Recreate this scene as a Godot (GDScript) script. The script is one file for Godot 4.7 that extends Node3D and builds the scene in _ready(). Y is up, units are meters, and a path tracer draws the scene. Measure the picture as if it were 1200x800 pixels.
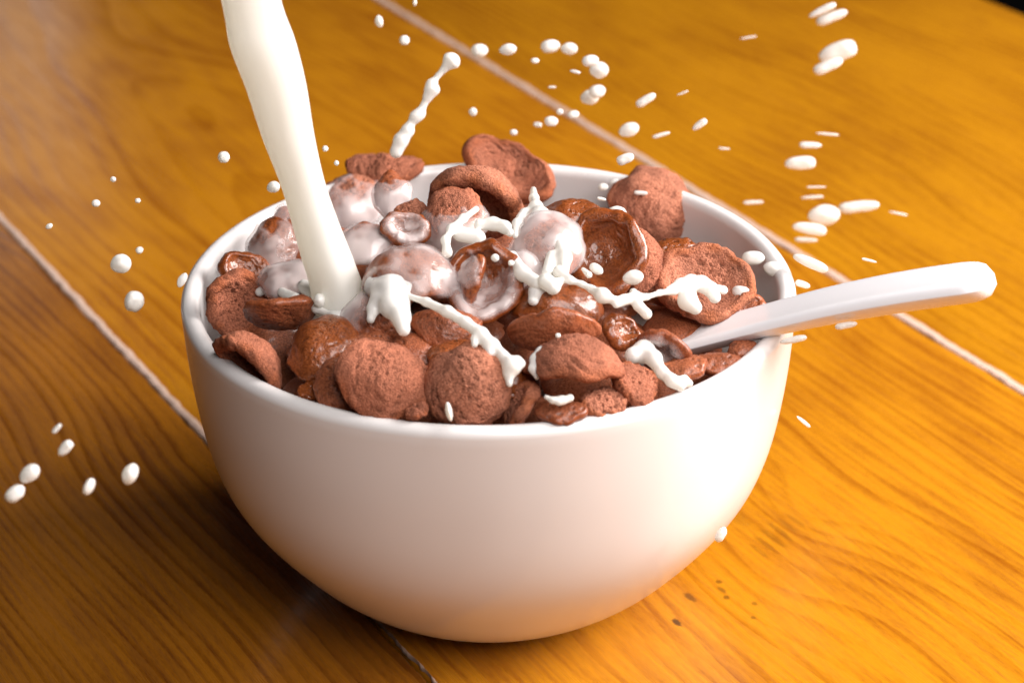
extends Node3D

# A bowl of chocolate cereal on a varnished plank table while milk is poured in.
# Units are metres; the bowl stands on the origin and the camera looks along -z.

const TURN := 0.5119          # direction of the boards on the table, from +z towards +x
var noise := FastNoiseLite.new()
var used := {}
var mats := {}


func _ready() -> void:
	# ---------------------------------------------------------------- camera
	var cam := Camera3D.new()
	cam.name = "camera"
	cam.keep_aspect = Camera3D.KEEP_HEIGHT
	cam.near = 0.05
	cam.far = 20.0
	var lens := CameraAttributesPhysical.new()
	lens.frustum_focal_length = 79.77
	lens.frustum_focus_distance = 0.535
	lens.frustum_near = 0.05
	lens.frustum_far = 20.0
	lens.exposure_aperture = 16.0
	cam.attributes = lens
	cam.fov = rad_to_deg(2.0 * atan(400.0 / 2659.02))
	add_child(cam)
	cam.transform = Transform3D(Basis(Vector3(0.999823, -0.009679, 0.016118), Vector3(0.016025, 0.887066, -0.461364), Vector3(-0.009832, 0.461541, 0.887064)), Vector3(0.000000, 0.327550, 0.498846))
	cam.current = true
	# ---------------------------------------------------------------- surroundings: an unlit studio
	var env := Environment.new()
	env.background_mode = Environment.BG_COLOR
	env.background_color = Color(0.03, 0.028, 0.027)
	env.tonemap_mode = Environment.TONE_MAPPER_LINEAR
	env.tonemap_exposure = 1.1
	env.sdfgi_enabled = true
	env.ssao_enabled = true
	env.ssil_enabled = true
	var we := WorldEnvironment.new()
	we.name = "environment"
	we.environment = env
	add_child(we)
	# ---------------------------------------------------------------- studio lamps
	softbox("key_softbox", Vector3(0.72, 0.52, -0.05), Vector3(0, 0.05, 0), Vector2(0.62, 0.46), 1.8, Color(1.0, 0.97, 0.955))
	softbox("back_softbox", Vector3(-0.70, 0.36, -1.2), Vector3(0, 0.0, -0.05), Vector2(0.80, 0.30), 0.045, Color(1.0, 0.97, 0.95))
	softbox("fill_softbox", Vector3(0.26, 0.76, 0.58), Vector3(0, 0.05, 0), Vector2(0.6, 0.6), 0.78, Color(1.0, 0.975, 0.965))

	noise.noise_type = FastNoiseLite.TYPE_SIMPLEX
	noise.frequency = 1.0
	noise.seed = 7
	noise.fractal_type = FastNoiseLite.FRACTAL_NONE
	make_materials()
	build_table()
	build_bowl()
	build_milk_pool()
	build_spoon()
	build_cereal()
	build_stream()
	build_splashes()
	build_droplets()


func softbox(called: String, at: Vector3, aim: Vector3, size: Vector2, energy: float, tint: Color) -> void:
	var l := AreaLight3D.new()
	l.name = called
	l.area_size = size
	l.area_normalize_energy = true
	l.light_energy = energy
	l.light_color = tint
	l.shadow_enabled = true
	l.area_range = 6.0
	l.area_attenuation = 2.0
	add_child(l)
	l.look_at_from_position(at, aim, Vector3.UP)


# ==================================================================== helpers
func numbered(called: String) -> String:
	var n: int = used.get(called, 0)
	used[called] = n + 1
	return called if n == 0 else "%s_%03d" % [called, n]


func tag(o: Node, label: String, category: String, group := "") -> void:
	o.set_meta("label", label)
	o.set_meta("category", category)
	if group:
		o.set_meta("group", group)


func thing(called: String, label: String, category: String, group := "") -> Node3D:
	var o := Node3D.new()
	o.name = numbered(called)
	add_child(o, true)
	tag(o, label, category, group)
	return o


func solid(called: String, mesh: Mesh, m: Material, parent: Node = self) -> MeshInstance3D:
	var o := MeshInstance3D.new()
	o.name = numbered(called) if parent == self else called
	o.mesh = mesh
	o.material_override = null
	if mesh.get_surface_count():
		mesh.surface_set_material(0, m) if mesh is ArrayMesh else null
	o.set_surface_override_material(0, m)
	o.cast_shadow = GeometryInstance3D.SHADOW_CASTING_SETTING_ON
	parent.add_child(o, true)
	return o


# Smooth mesh from corners and triangles; a closed one is turned so that its faces look outwards.
func meshed(v: PackedVector3Array, ix: PackedInt32Array, uv := PackedVector2Array(), closed := true, tint := PackedColorArray()) -> ArrayMesh:
	var flip := false
	if closed:
		var vol := 0.0
		for t in range(0, ix.size(), 3):
			vol += v[ix[t]].dot(v[ix[t + 1]].cross(v[ix[t + 2]]))
		flip = vol > 0.0
	var st := SurfaceTool.new()
	st.begin(Mesh.PRIMITIVE_TRIANGLES)
	for i in v.size():
		if uv.size():
			st.set_uv(uv[i])
		if tint.size():
			st.set_color(tint[i])
		st.add_vertex(v[i])
	for t in range(0, ix.size(), 3):
		st.add_index(ix[t])
		st.add_index(ix[t + 2] if flip else ix[t + 1])
		st.add_index(ix[t + 1] if flip else ix[t + 2])
	st.generate_normals()
	return st.commit()


# Skin over rings of equal length; the ends are capped when they are not points.
func skinned(rings: Array, caps := true) -> ArrayMesh:
	var v := PackedVector3Array()
	var ix := PackedInt32Array()
	var n: int = rings[0].size()
	for r in rings:
		v.append_array(r)
	for i in rings.size() - 1:
		for j in n:
			var k := (j + 1) % n
			ix.append_array([i * n + j, (i + 1) * n + j, (i + 1) * n + k, i * n + j, (i + 1) * n + k, i * n + k])
	if caps:
		for e in [0, rings.size() - 1]:
			var c := Vector3()
			for q in rings[e]:
				c += q
			v.append(c / n)
			for j in n:
				var k := (j + 1) % n
				if e == 0:
					ix.append_array([v.size() - 1, j, k])
				else:
					ix.append_array([v.size() - 1, e * n + k, e * n + j])
	return meshed(v, ix)


func lathe(profile: PackedVector2Array, segments := 144) -> ArrayMesh:
	var rings := []
	for p in profile:
		var r := PackedVector3Array()
		for j in segments:
			var a := TAU * j / segments
			r.append(Vector3(p.x * cos(a), p.y, p.x * sin(a)))
		rings.append(r)
	return skinned(rings)


func smooth(a: float, b: float, x: float) -> float:
	return smoothstep(a, b, x)


func lin(r: float, g: float, b: float) -> Color:
	return Color(r, g, b).linear_to_srgb()


# ==================================================================== materials
func noise_picture(kind: int, freq: float, octaves: int, colours: Array, seed_: int, size := 512) -> NoiseTexture2D:
	var f := FastNoiseLite.new()
	f.noise_type = kind
	f.frequency = freq
	f.seed = seed_
	f.fractal_octaves = octaves
	var t := NoiseTexture2D.new()
	t.width = size
	t.height = size
	t.seamless = true
	t.noise = f
	if colours.size():
		var g := Gradient.new()
		g.offsets = PackedFloat32Array()
		g.colors = PackedColorArray()
		var off := PackedFloat32Array()
		var col := PackedColorArray()
		for c in colours:
			off.append(c[0])
			col.append(c[1])
		g.offsets = off
		g.colors = col
		t.color_ramp = g
	return t


func make_materials() -> void:
	var crumb := noise_picture(FastNoiseLite.TYPE_SIMPLEX, 0.05, 4, [
		[0.0, Color(0.52, 0.45, 0.42)], [0.30, Color(0.76, 0.72, 0.70)], [0.46, Color(0.88, 0.86, 0.85)], [0.64, Color(0.93, 0.92, 0.91)], [0.80, Color(1.0, 1.0, 1.0)], [1.0, Color(1.0, 1.0, 1.0)]], 3)
	var relief := noise_picture(FastNoiseLite.TYPE_SIMPLEX, 0.06, 3, [], 5)
	var tones := [
		["dry", lin(0.570, 0.222, 0.131), 0.88, 0.0], ["dry2", lin(0.524, 0.188, 0.105), 0.85, 0.0],
		["damp", lin(0.456, 0.144, 0.064), 0.44, 0.3], ["damp2", lin(0.410, 0.123, 0.052), 0.42, 0.3],
		["wet", lin(0.376, 0.105, 0.030), 0.30, 0.75], ["wet2", lin(0.353, 0.096, 0.025), 0.28, 0.75]]
	for t in tones:
		var m := StandardMaterial3D.new()
		m.resource_name = "cereal_" + t[0]
		m.albedo_color = t[1]
		m.albedo_texture = crumb
		m.vertex_color_use_as_albedo = true
		m.roughness = t[2]
		m.metallic_specular = 0.4
		m.uv1_triplanar = true
		m.uv1_scale = Vector3.ONE * (55.0 if t[0].ends_with("2") else 48.0)
		m.heightmap_enabled = true
		m.heightmap_texture = relief
		m.heightmap_scale = 0.028 if t[2] > 0.7 else 0.012
		if t[3] > 0.0:
			m.clearcoat_enabled = true
			m.clearcoat = t[3]
			m.clearcoat_roughness = 0.18
		mats[t[0]] = m
	var c := StandardMaterial3D.new()
	c.resource_name = "glazed_white_ceramic"
	c.albedo_color = lin(0.79, 0.768, 0.76)
	c.roughness = 0.2
	c.metallic_specular = 0.5
	mats.ceramic = c
	var s := StandardMaterial3D.new()
	s.resource_name = "white_plastic"
	s.albedo_color = lin(0.78, 0.775, 0.80)
	s.roughness = 0.25
	mats.plastic = s
	var k := StandardMaterial3D.new()
	k.resource_name = "milk"
	k.albedo_color = lin(0.93, 0.925, 0.90)
	k.roughness = 0.09
	k.metallic_specular = 0.5
	k.backlight_enabled = true
	k.backlight = Color(0.8, 0.795, 0.76)
	mats.milk = k
	var p: StandardMaterial3D = k.duplicate()
	p.resource_name = "pouring_milk"
	p.albedo_color = lin(0.95, 0.948, 0.93)
	p.backlight = Color(0.95, 0.945, 0.90)
	mats.pour = p
	var f := StandardMaterial3D.new()
	f.resource_name = "thin_milk"
	f.albedo_color = lin(0.92, 0.82, 0.81)
	f.clearcoat_enabled = true
	f.clearcoat = 1.0
	f.clearcoat_roughness = 0.04
	f.vertex_color_use_as_albedo = true
	f.transparency = BaseMaterial3D.TRANSPARENCY_ALPHA
	f.roughness = 0.27
	mats.film = f
	var j := StandardMaterial3D.new()
	j.resource_name = "pale_joint_filler"
	j.albedo_color = lin(0.62, 0.45, 0.36)
	j.roughness = 0.35
	mats.filler = j
	var b := StandardMaterial3D.new()
	b.resource_name = "bare_board"
	b.albedo_color = lin(0.10, 0.045, 0.012)
	b.roughness = 0.8
	mats.backing = b


# ==================================================================== table
# Wood of one board, s along the grain and t across it, in metres.
func board_pictures(size: Vector2i, s0: float, s1: float, t0: float, t1: float, pith: float, depth: float, slope: float, ring: float, contrast: float, seed_: int, spots: Array, light: Vector3, dark: Vector3) -> Array:
	var n := FastNoiseLite.new()
	n.noise_type = FastNoiseLite.TYPE_SIMPLEX
	n.fractal_type = FastNoiseLite.FRACTAL_NONE
	n.frequency = 1.0
	n.seed = seed_
	var pic := PackedByteArray()
	pic.resize(size.x * size.y * 3)
	var high := PackedByteArray()
	high.resize(size.x * size.y)
	# the slow bends of the grain, on a coarse net
	var step := 16
	var gw := size.x / step + 2
	var gh := size.y / step + 2
	var bend := PackedFloat32Array()
	var patch := PackedFloat32Array()
	for y in gh:
		for x in gw:
			var s := lerpf(s0, s1, float(x * step) / size.x)
			var t := lerpf(t0, t1, float(y * step) / size.y)
			bend.append(n.get_noise_2d(s * 5.0, t * 9.0) * 0.008 + n.get_noise_2d(s * 11.0 + 9.0, t * 20.0) * 0.0009)
			patch.append(n.get_noise_2d(s * 9.0 + 40.0, t * 22.0) * 0.6 + n.get_noise_2d(s * 30.0 - 20.0, t * 80.0) * 0.4)
	for y in size.y:
		var t := lerpf(t0, t1, (y + 0.5) / size.y)
		var fy := float(y) / step
		var iy := int(fy)
		fy -= iy
		for x in size.x:
			var s := lerpf(s0, s1, (x + 0.5) / size.x)
			var fx := float(x) / step
			var ix := int(fx)
			fx -= ix
			var g := iy * gw + ix
			var w := lerpf(lerpf(bend[g], bend[g + 1], fx), lerpf(bend[g + gw], bend[g + gw + 1], fx), fy)
			var pt := lerpf(lerpf(patch[g], patch[g + 1], fx), lerpf(patch[g + gw], patch[g + gw + 1], fx), fy)
			var a := t - pith + w
			var d := depth + slope * s + w * 0.6
			var blot := 0.0
			for k in spots:
				var ds: float = s - k[0]
				var dt: float = t - k[1]
				var e: float = ds * ds / (k[2] * k[2]) + dt * dt / (k[3] * k[3])
				if e < 9.0:
					var q := exp(-e)
					a += q * k[4]
					if k[5] > 0.0:
						blot = maxf(blot, smooth(0.25, 0.65, q + n.get_noise_2d(s * 900.0, t * 900.0) * 0.12) * k[5])
			var r := sqrt(a * a + d * d) / ring
			var cell := floorf(r)
			var fr := r - cell
			var late := smooth(0.35, 0.92, fr) * (1.0 - smooth(0.93, 1.0, fr))
			late *= 0.55 + 0.45 * n.get_noise_1d(cell * 7.31)
			var fibre := n.get_noise_2d(s * 45.0, t * 1900.0)
			var streak := n.get_noise_2d(s * 12.0 + 5.0, t * 420.0)
			var pore := smooth(0.42, 0.66, n.get_noise_2d(s * 170.0 + 70.0, t * 2300.0))
			var m := clampf(late * contrast + 0.22 * pore + 0.36 * pt + 0.20 * streak + 0.14 * fibre + 0.14, 0.0, 1.0)
			var c := light.lerp(dark, m)
			c = c.lerp(Vector3(0.045, 0.014, 0.004), blot)
			var at := y * size.x + x
			pic[at * 3] = int(255.0 * pow(c.x, 0.4545))
			pic[at * 3 + 1] = int(255.0 * pow(c.y, 0.4545))
			pic[at * 3 + 2] = int(255.0 * pow(c.z, 0.4545))
			high[at] = int(clampf(150.0 - 70.0 * late + 34.0 * fibre + 22.0 * streak - 80.0 * blot, 0.0, 255.0))
	return [ImageTexture.create_from_image(Image.create_from_data(size.x, size.y, false, Image.FORMAT_RGB8, pic)),
		ImageTexture.create_from_image(Image.create_from_data(size.x, size.y, false, Image.FORMAT_L8, high))]


func board_material(called: String, pictures: Array, relief: float) -> StandardMaterial3D:
	var m := StandardMaterial3D.new()
	m.resource_name = called
	m.albedo_texture = pictures[0]
	m.heightmap_enabled = true
	m.heightmap_texture = pictures[1]
	m.heightmap_scale = relief
	m.roughness = 0.50
	m.roughness_texture = pictures[1]
	m.roughness_texture_channel = BaseMaterial3D.TEXTURE_CHANNEL_RED
	m.metallic_specular = 0.5
	m.clearcoat_enabled = true
	m.clearcoat = 0.35
	m.clearcoat_roughness = 0.16
	return m


# A board in the table's own axes: x along the grain, -z across it. Both long edges are rounded.
func board_mesh(from: float, to: float, t0: float, t1: float, round0: float, round1: float, s0: float, s1: float, v0: float, v1: float, seed_: int) -> ArrayMesh:
	var cut := []                       # [t, y]
	for k in 9:
		var a := PI / 2 * k / 8.0
		cut.append([t0 + round0 * (1.0 - sin(a)), -round0 * (1.0 - cos(a)), 1.0])
	cut.reverse()
	var side := [[t0, -0.022, 1.0]]
	side.append_array(cut)
	for k in 7:
		side.append([lerpf(t0 + round0, t1 - round1, (k + 1) / 8.0), 0.0, 0.0])
	for k in 9:
		var a := PI / 2 * k / 8.0
		side.append([t1 - round1 * (1.0 - sin(a)), -round1 * (1.0 - cos(a)), -1.0])
	side.append([t1, -0.022, -1.0])
	var v := PackedVector3Array()
	var uv := PackedVector2Array()
	var ix := PackedInt32Array()
	var cols := 260
	var rows := side.size()
	for i in cols + 1:
		var s := lerpf(from, to, float(i) / cols)
		for q in side:
			var sag: float = 0.0
			if q[2] != 0.0:
				sag = noise.get_noise_2d(s * 70.0, seed_ * 11.0 + q[2]) * 0.00035 + noise.get_noise_2d(s * 420.0, seed_ * 5.0 + q[2]) * 0.00012
			v.append(Vector3(s, q[1], -(q[0] + sag)))
			uv.append(Vector2((s - s0) / (s1 - s0), (q[0] - v0) / (v1 - v0)))
	for i in cols:
		for j in rows:
			var k := (j + 1) % rows
			var a := i * rows + j
			var b := i * rows + k
			ix.append_array([a, a + rows, b + rows, a, b + rows, b])
	for e in [0, cols]:
		for j in range(1, rows - 1):
			if e == 0:
				ix.append_array([0, j, j + 1])
			else:
				ix.append_array([e * rows, e * rows + j + 1, e * rows + j])
	return meshed(v, ix, uv)


func build_table() -> void:
	var table := thing("table", "varnished honey orange wooden table top of wide boards with pale seams", "table")
	table.rotation.y = TURN - PI / 2
	var g := 0.0005
	var near := board_pictures(Vector2i(1152, 704), -0.36, 0.06, -0.258, -0.037, -0.02, 0.03, 0.05, 0.0034, 0.62, 21, [], Vector3(0.34, 0.118, 0.003), Vector3(0.15, 0.038, 0.001))
	var knots := [
		[0.040, 0.055, 0.030, 0.018, 0.012, 0.0],
		[0.0437, 0.0283, 0.0019, 0.0009, 0.003, 0.9], [0.036, 0.0375, 0.0024, 0.0011, 0.004, 0.6], [0.0375, 0.0465, 0.0017, 0.0008, 0.003, 0.5],
		[0.041, 0.0455, 0.0010, 0.0009, 0.0, 0.6], [0.034, 0.048, 0.0010, 0.0009, 0.0, 0.6], [0.047, 0.050, 0.0009, 0.0008, 0.0, 0.5], [0.052, 0.046, 0.0008, 0.0007, 0.0, 0.5],
		[0.0275, 0.0655, 0.0042, 0.0008, 0.002, 0.20], [0.0258, 0.0690, 0.0055, 0.0010, -0.002, 0.26], [0.0240, 0.0725, 0.0060, 0.0011, 0.002, 0.30], [0.0225, 0.0760, 0.0062, 0.0010, -0.002, 0.28],
		[0.0210, 0.0795, 0.0050, 0.0009, 0.002, 0.24], [0.0200, 0.0830, 0.0046, 0.0008, -0.001, 0.20], [0.0060, 0.0700, 0.0120, 0.0030, 0.004, 0.16], [0.018, 0.087, 0.016, 0.010, 0.008, 0.0]]
	var middle := board_pictures(Vector2i(2048, 1024), -0.56, 0.16, -0.037, 0.184, 0.060, 0.004, -0.10, 0.0060, 0.42, 4, knots, Vector3(0.52, 0.206, 0.004), Vector3(0.27, 0.072, 0.0012))
	var far := board_pictures(Vector2i(640, 384), -0.50, 0.06, 0.184, 0.415, 0.36, 0.02, 0.10, 0.0062, 0.40, 33, [], Vector3(0.49, 0.202, 0.003), Vector3(0.27, 0.082, 0.0012))
	solid("plank", board_mesh(-0.95, 0.45, -0.258, -0.0371 - g, 0.004, 0.0010, -0.36, 0.06, -0.258, -0.037, 1), board_material("near_board", near, 0.006), table)
	solid("plank", board_mesh(-0.95, 0.45, -0.0371 + g, 0.184 - g, 0.0024, 0.0011, -0.56, 0.16, -0.037, 0.184, 2), board_material("middle_board", middle, 0.003), table)
	solid("plank", board_mesh(-0.95, 0.45, 0.184 + g, 0.415, 0.0028, 0.006, -0.50, 0.06, 0.184, 0.415, 3), board_material("far_board", far, 0.003), table)
	seam(table, -0.0371, 0.0030, 1)
	seam(table, 0.184, 0.0036, 2)
	var back := BoxMesh.new()
	back.size = Vector3(1.38, 0.012, 0.64)
	var o := solid("batten", back, mats.backing, table)
	o.position = Vector3(-0.25, -0.0285, -0.078)


# The pale filler in a joint: a lumpy bead along the edge of the farther board.
func seam(table: Node3D, t: float, wide: float, seed_: int) -> void:
	var rings := []
	for i in 1500:
		var s := lerpf(-0.94, 0.44, i / 1499.0)
		var ring := PackedVector3Array()
		var w := wide * (1.0 + 0.10 * noise.get_noise_2d(s * 40.0, seed_ * 9.0) + 0.07 * noise.get_noise_2d(s * 260.0, seed_ * 4.0))
		if seed_ == 1:
			w *= maxf(smooth(0.0, -0.07, s), 0.30 * smooth(0.35, 0.6, noise.get_noise_2d(s * 330.0, 77.0))) + 0.01
		var m := t - 0.0005 + wide * 0.5 + 0.0003 * noise.get_noise_2d(s * 90.0, seed_ * 6.0)
		for j in 14:
			var a := TAU * j / 14.0
			var y := 0.0008 * sin(a) - 0.0004
			y += 0.00012 * noise.get_noise_3d(s * 520.0, cos(a) * 2.0, sin(a) * 2.0 + seed_ * 5.0)
			ring.append(Vector3(s, y, -(m + w * 0.5 * cos(a))))
		rings.append(ring)
	solid("joint_filler", skinned(rings), mats.filler, table)


# ==================================================================== bowl
func bowl_radius(y: float) -> float:
	var hs := [0.001, 0.00852, 0.0213, 0.03835, 0.05966, 0.08523]
	var rs := [0.0303, 0.04377, 0.05665, 0.06801, 0.07305, 0.075]
	var ms := [2.6, 1.32, 0.83, 0.42, 0.137, 0.045]
	for i in 5:
		if y <= hs[i + 1]:
			var h: float = hs[i + 1] - hs[i]
			var s: float = clampf((y - hs[i]) / h, 0.0, 1.0)
			return (2 * s * s * s - 3 * s * s + 1) * rs[i] + (s * s * s - 2 * s * s + s) * h * ms[i] + (-2 * s * s * s + 3 * s * s) * rs[i + 1] + (s * s * s - s * s) * h * ms[i + 1]
	return rs[5]


func build_bowl() -> void:
	var p := PackedVector2Array([Vector2(0.0005, 0.0022), Vector2(0.022, 0.0022), Vector2(0.0262, 0.0020), Vector2(0.0272, 0.0006), Vector2(0.0280, 0.0001), Vector2(0.0290, 0.0001), Vector2(0.0298, 0.0004)])
	var top := 0.08523
	var n := 44
	for k in n:
		var y := lerpf(0.001, top - 0.0023, pow(float(k) / (n - 1), 1.25))
		p.append(Vector2(bowl_radius(y), y))
	var rim := bowl_radius(top - 0.0023) - 0.0023
	for k in range(1, 12):
		var a := PI * k / 12.0
		p.append(Vector2(rim + 0.0023 * cos(a), top - 0.0023 + 0.0023 * sin(a)))
	for k in n:
		var y := lerpf(top - 0.0023, 0.0062, float(k) / (n - 1))
		var thick := 0.0046 + 0.0008 * smooth(0.06, 0.01, y)
		p.append(Vector2(bowl_radius(maxf(y - 0.0015 * smooth(0.05, 0.0, y), 0.001)) - thick, y))
	p.append(Vector2(0.018, 0.0052))
	p.append(Vector2(0.0005, 0.0050))
	var o := solid("bowl", lathe(p, 192), mats.ceramic)
	tag(o, "white glazed ceramic bowl heaped with chocolate cereal on the plank table", "bowl")


func build_milk_pool() -> void:
	var level := 0.0635
	var p := PackedVector2Array([Vector2(0.0005, 0.0080), Vector2(0.02, 0.0085)])
	for k in 16:
		var y := lerpf(0.012, level - 0.0006, k / 15.0)
		p.append(Vector2(bowl_radius(maxf(y - 0.0015, 0.001)) - 0.0064, y))
	var edge := bowl_radius(level) - 0.0049
	p.append(Vector2(edge, level + 0.0006))
	for k in 6:
		p.append(Vector2(edge - 0.0004 - 0.003 * k / 5.0, level + 0.0006 * exp(-k * 0.9)))
	p.append(Vector2(0.04, level))
	p.append(Vector2(0.0005, level))
	var o := solid("milk_pool", lathe(p, 96), mats.milk)
	tag(o, "white milk filling the bowl between the cereal pieces", "milk")


# ==================================================================== spoon
func build_spoon() -> void:
	var spoon := thing("spoon", "white plastic spoon leaning on the right rim, its handle pointing right", "spoon")
	var from := Vector3(0.04554, 0.08000, 0.02446)
	var along := Vector3(0.90569, 0.35915, 0.22526)
	var length := 0.07431
	var side := along.cross(Vector3(0.10, 1.0, -0.02)).normalized()
	var up := side.cross(along).normalized()
	spoon.position = from
	var rings := []
	var steps := 46
	for i in steps + 1:
		var u := float(i) / steps
		var x := lerpf(-0.010, length, u)
		var w := lerpf(0.0068, 0.0082, smooth(0.05, 0.85, u))
		var h := lerpf(0.0026, 0.0036, smooth(0.1, 0.8, u))
		var tip := clampf((x - (length - 0.0085)) / 0.0085, 0.0, 1.0)
		var rounding := sqrt(maxf(1.0 - tip * tip * tip, 0.0))
		if i == steps:
			rounding = 0.12
		w *= rounding
		h *= lerpf(1.0, rounding, 0.75)
		var bow := -0.0028 * pow(clampf((u - 0.45) / 0.55, 0.0, 1.0), 2.0) + 0.0006 * sin(u * PI)
		var ring := PackedVector3Array()
		for j in 40:
			var a := TAU * j / 40.0
			var cx := signf(cos(a)) * pow(absf(cos(a)), 0.80)
			var y := 0.0
			if sin(a) >= 0.0:
				y = h * (0.42 + 0.26 * cx * cx) * (1.0 - pow(absf(cx), 9.0))
			else:
				y = -h * 1.55 * pow(1.0 - pow(absf(cx), 1.45), 0.85)
			ring.append(along * x + side * (cx * w) + up * (y + bow))
		rings.append(ring)
	solid("handle", skinned(rings), mats.plastic, spoon)
	var scoop := []
	for i in 15:
		var u := float(i) / 14.0
		var a := PI * u
		var w := 0.0145 * pow(sin(clampf(a, 0.03, PI - 0.06)), 0.7)
		var ring := PackedVector3Array()
		for j in 20:
			var b := TAU * j / 20.0
			var y := -0.007 * absf(sin(b)) * sin(clampf(a, 0.03, PI - 0.03))
			if sin(b) > 0.0:
				y *= 0.72
			ring.append(along * (-0.0095 - 0.036 * u) + side * (w * cos(b)) + up * (y - 0.0006))
		scoop.append(ring)
	solid("scoop", skinned(scoop), mats.plastic, spoon)


# ==================================================================== cereal
# A curled disc of puffed cereal: convex towards its own +z, cx and cy say how far it curls along x and y.
func shell(rx: float, ry: float, cx: float, cy: float, thick: float, seed_: int, film := 0.0, film_to := Vector3.ZERO, film_side := 1, coarse := false, kind_wet := false) -> Array:
	var calm := PackedVector3Array()
	var tone := PackedColorArray()
	var flat := 6 if coarse else 24
	var turn := 4 if coarse else 6
	var cols := 28 if coarse else 60
	var v := PackedVector3Array()
	var out := PackedVector3Array()
	var share := PackedFloat32Array()
	var rows := []
	for k in flat + 1:
		rows.append([float(k) / flat, 0.0, 1.0])
	for k in range(1, turn):
		var a := PI * k / turn
		rows.append([1.0, sin(a), cos(a)])
	for k in flat + 1:
		rows.append([1.0 - float(k) / flat, 0.0, -1.0])
	var o := seed_ * 3.17
	var size := (rx + ry) * 0.5
	var ring := []                      # what depends on the direction alone
	for j in cols:
		var a := TAU * j / cols
		var c := cos(a)
		var s := sin(a)
		ring.append([c, s, maxf(cx * c * c + cy * s * s, 0.02), 1.0 / sqrt(c * c / (rx * rx) + s * s / (ry * ry)),
			0.07 * noise.get_noise_2d(c * 0.9 + o, s * 0.9) + 0.016 * noise.get_noise_2d(c * 3.0 + o, s * 3.0 + 7.0),
			0.22 * noise.get_noise_2d(c * 1.4 + o, s * 1.4 + 31.0), 0.55 + 0.45 * noise.get_noise_2d(c * 1.6 + o, s * 1.6 + 60.0)])
	for q in rows:
		var edge := pow(q[0], 4.0)
		for g in ring:
			var c: float = g[0]
			var s: float = g[1]
			var f1: float = g[2]
			var w: float = g[3] * (1.0 + edge * g[4])
			var arc := w * f1 / sin(minf(f1, PI / 2))
			var e: float = thick * 0.5 * (1.0 + edge * g[5])
			var rho: float = (arc - e * 0.6) * q[0] + e * 0.6 * q[1]
			var h: float = e * q[2]
			var phi := rho / arc * f1
			var p := Vector3(c * arc * sin(phi) / f1, s * arc * sin(phi) / f1, arc * (cos(phi) - 1.0) / f1)
			var n := Vector3(c * sin(phi), s * sin(phi), cos(phi)).normalized()
			var face: Vector3 = n * q[2] + Vector3(c * cos(phi), s * cos(phi), -sin(phi)) * q[1]
			var k := p / 0.0105
			var lump := noise.get_noise_3d(k.x * 1.3 + o, k.y * 1.3, k.z * 1.3) * 0.0005
			var bump := noise.get_noise_3d(k.x * 5.0 + o, k.y * 5.0, k.z * 5.0 + q[2]) * 0.00020 + noise.get_noise_3d(k.x * 11.0 + o, k.y * 11.0, k.z * 11.0 + q[2]) * 0.00009
			var pit := smooth(0.42, 0.78, noise.get_noise_3d(k.x * 7.0 + o, k.y * 7.0, k.z * 7.0 + q[2] * 3.0))
			bump -= 0.00055 * pit
			var toast := 0.90 + 0.22 * noise.get_noise_3d(k.x * 1.1 + o + 200.0, k.y * 1.1, k.z * 1.1 + q[2])
			var brown := smooth(0.80, 1.0, q[0]) * float(g[6])
			tone.append(Color(toast * lerpf(1.0, 0.90, brown), toast * lerpf(1.0, 0.74, brown), toast * lerpf(1.0, 0.52, brown)) * lerpf(1.0, 0.62, pit))
			p += n * (h + lump)
			calm.append(p)
			p += face * bump * (0.4 if kind_wet else 1.0)
			v.append(p)
			out.append(face)
			var cover := 0.0
			if film > 0.0:
				var dir := film_to.normalized() * minf(film_to.length(), 1.0)
				cover = film * 2.0 - 1.0 + (p / size).dot(dir) * 0.95 + noise.get_noise_3d(k.x * 1.7 + o + 50.0, k.y * 1.7, k.z * 1.7) * 0.42 + noise.get_noise_3d(k.x * 4.5 + o + 90.0, k.y * 4.5, k.z * 4.5) * 0.16
				var side_of: float = q[2] * film_side
				cover -= 1.6 * smooth(0.3, -0.6, side_of)
			share.append(cover)
	var mid := Vector3(0, 0, 0)
	var lo := 1e9
	var hi := -1e9
	for p in v:
		lo = minf(lo, p.z)
		hi = maxf(hi, p.z)
	mid.z = (lo + hi) * 0.5
	for i in v.size():
		v[i] -= mid
		calm[i] -= mid
	var ix := PackedInt32Array()
	for i in rows.size() - 1:
		for j in cols:
			var b := (j + 1) % cols
			if i > 0:
				ix.append_array([i * cols + j, i * cols + b, (i + 1) * cols + b])
			if i < rows.size() - 2:
				ix.append_array([i * cols + j, (i + 1) * cols + b, (i + 1) * cols + j])
	# close the two poles, whose rings have no width
	var body := meshed(v, ix, PackedVector2Array(), true, tone)
	if film <= 0.0:
		return [body]
	var fv := PackedVector3Array()
	var ft := PackedColorArray()
	for i in v.size():
		var t := smooth(-0.10, 0.55, share[i])
		fv.append(calm[i] + out[i] * (0.00002 + 0.00042 * smooth(-0.10, 0.15, share[i]) + 0.00035 * t))
		var body_of_milk := smooth(0.25, 1.1, share[i])
		ft.append(Color(1.0, 1.0, 1.0, smooth(-0.10, 0.10, share[i]) * lerpf(0.22, 0.66, body_of_milk)))
	var fx := PackedInt32Array()
	var vol := 0.0
	for t in range(0, ix.size(), 3):
		vol += v[ix[t]].dot(v[ix[t + 1]].cross(v[ix[t + 2]]))
		if maxf(maxf(share[ix[t]], share[ix[t + 1]]), share[ix[t + 2]]) > -0.10:
			fx.append_array([ix[t], ix[t + 1], ix[t + 2]])
	if fx.is_empty():
		return [body]
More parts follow.
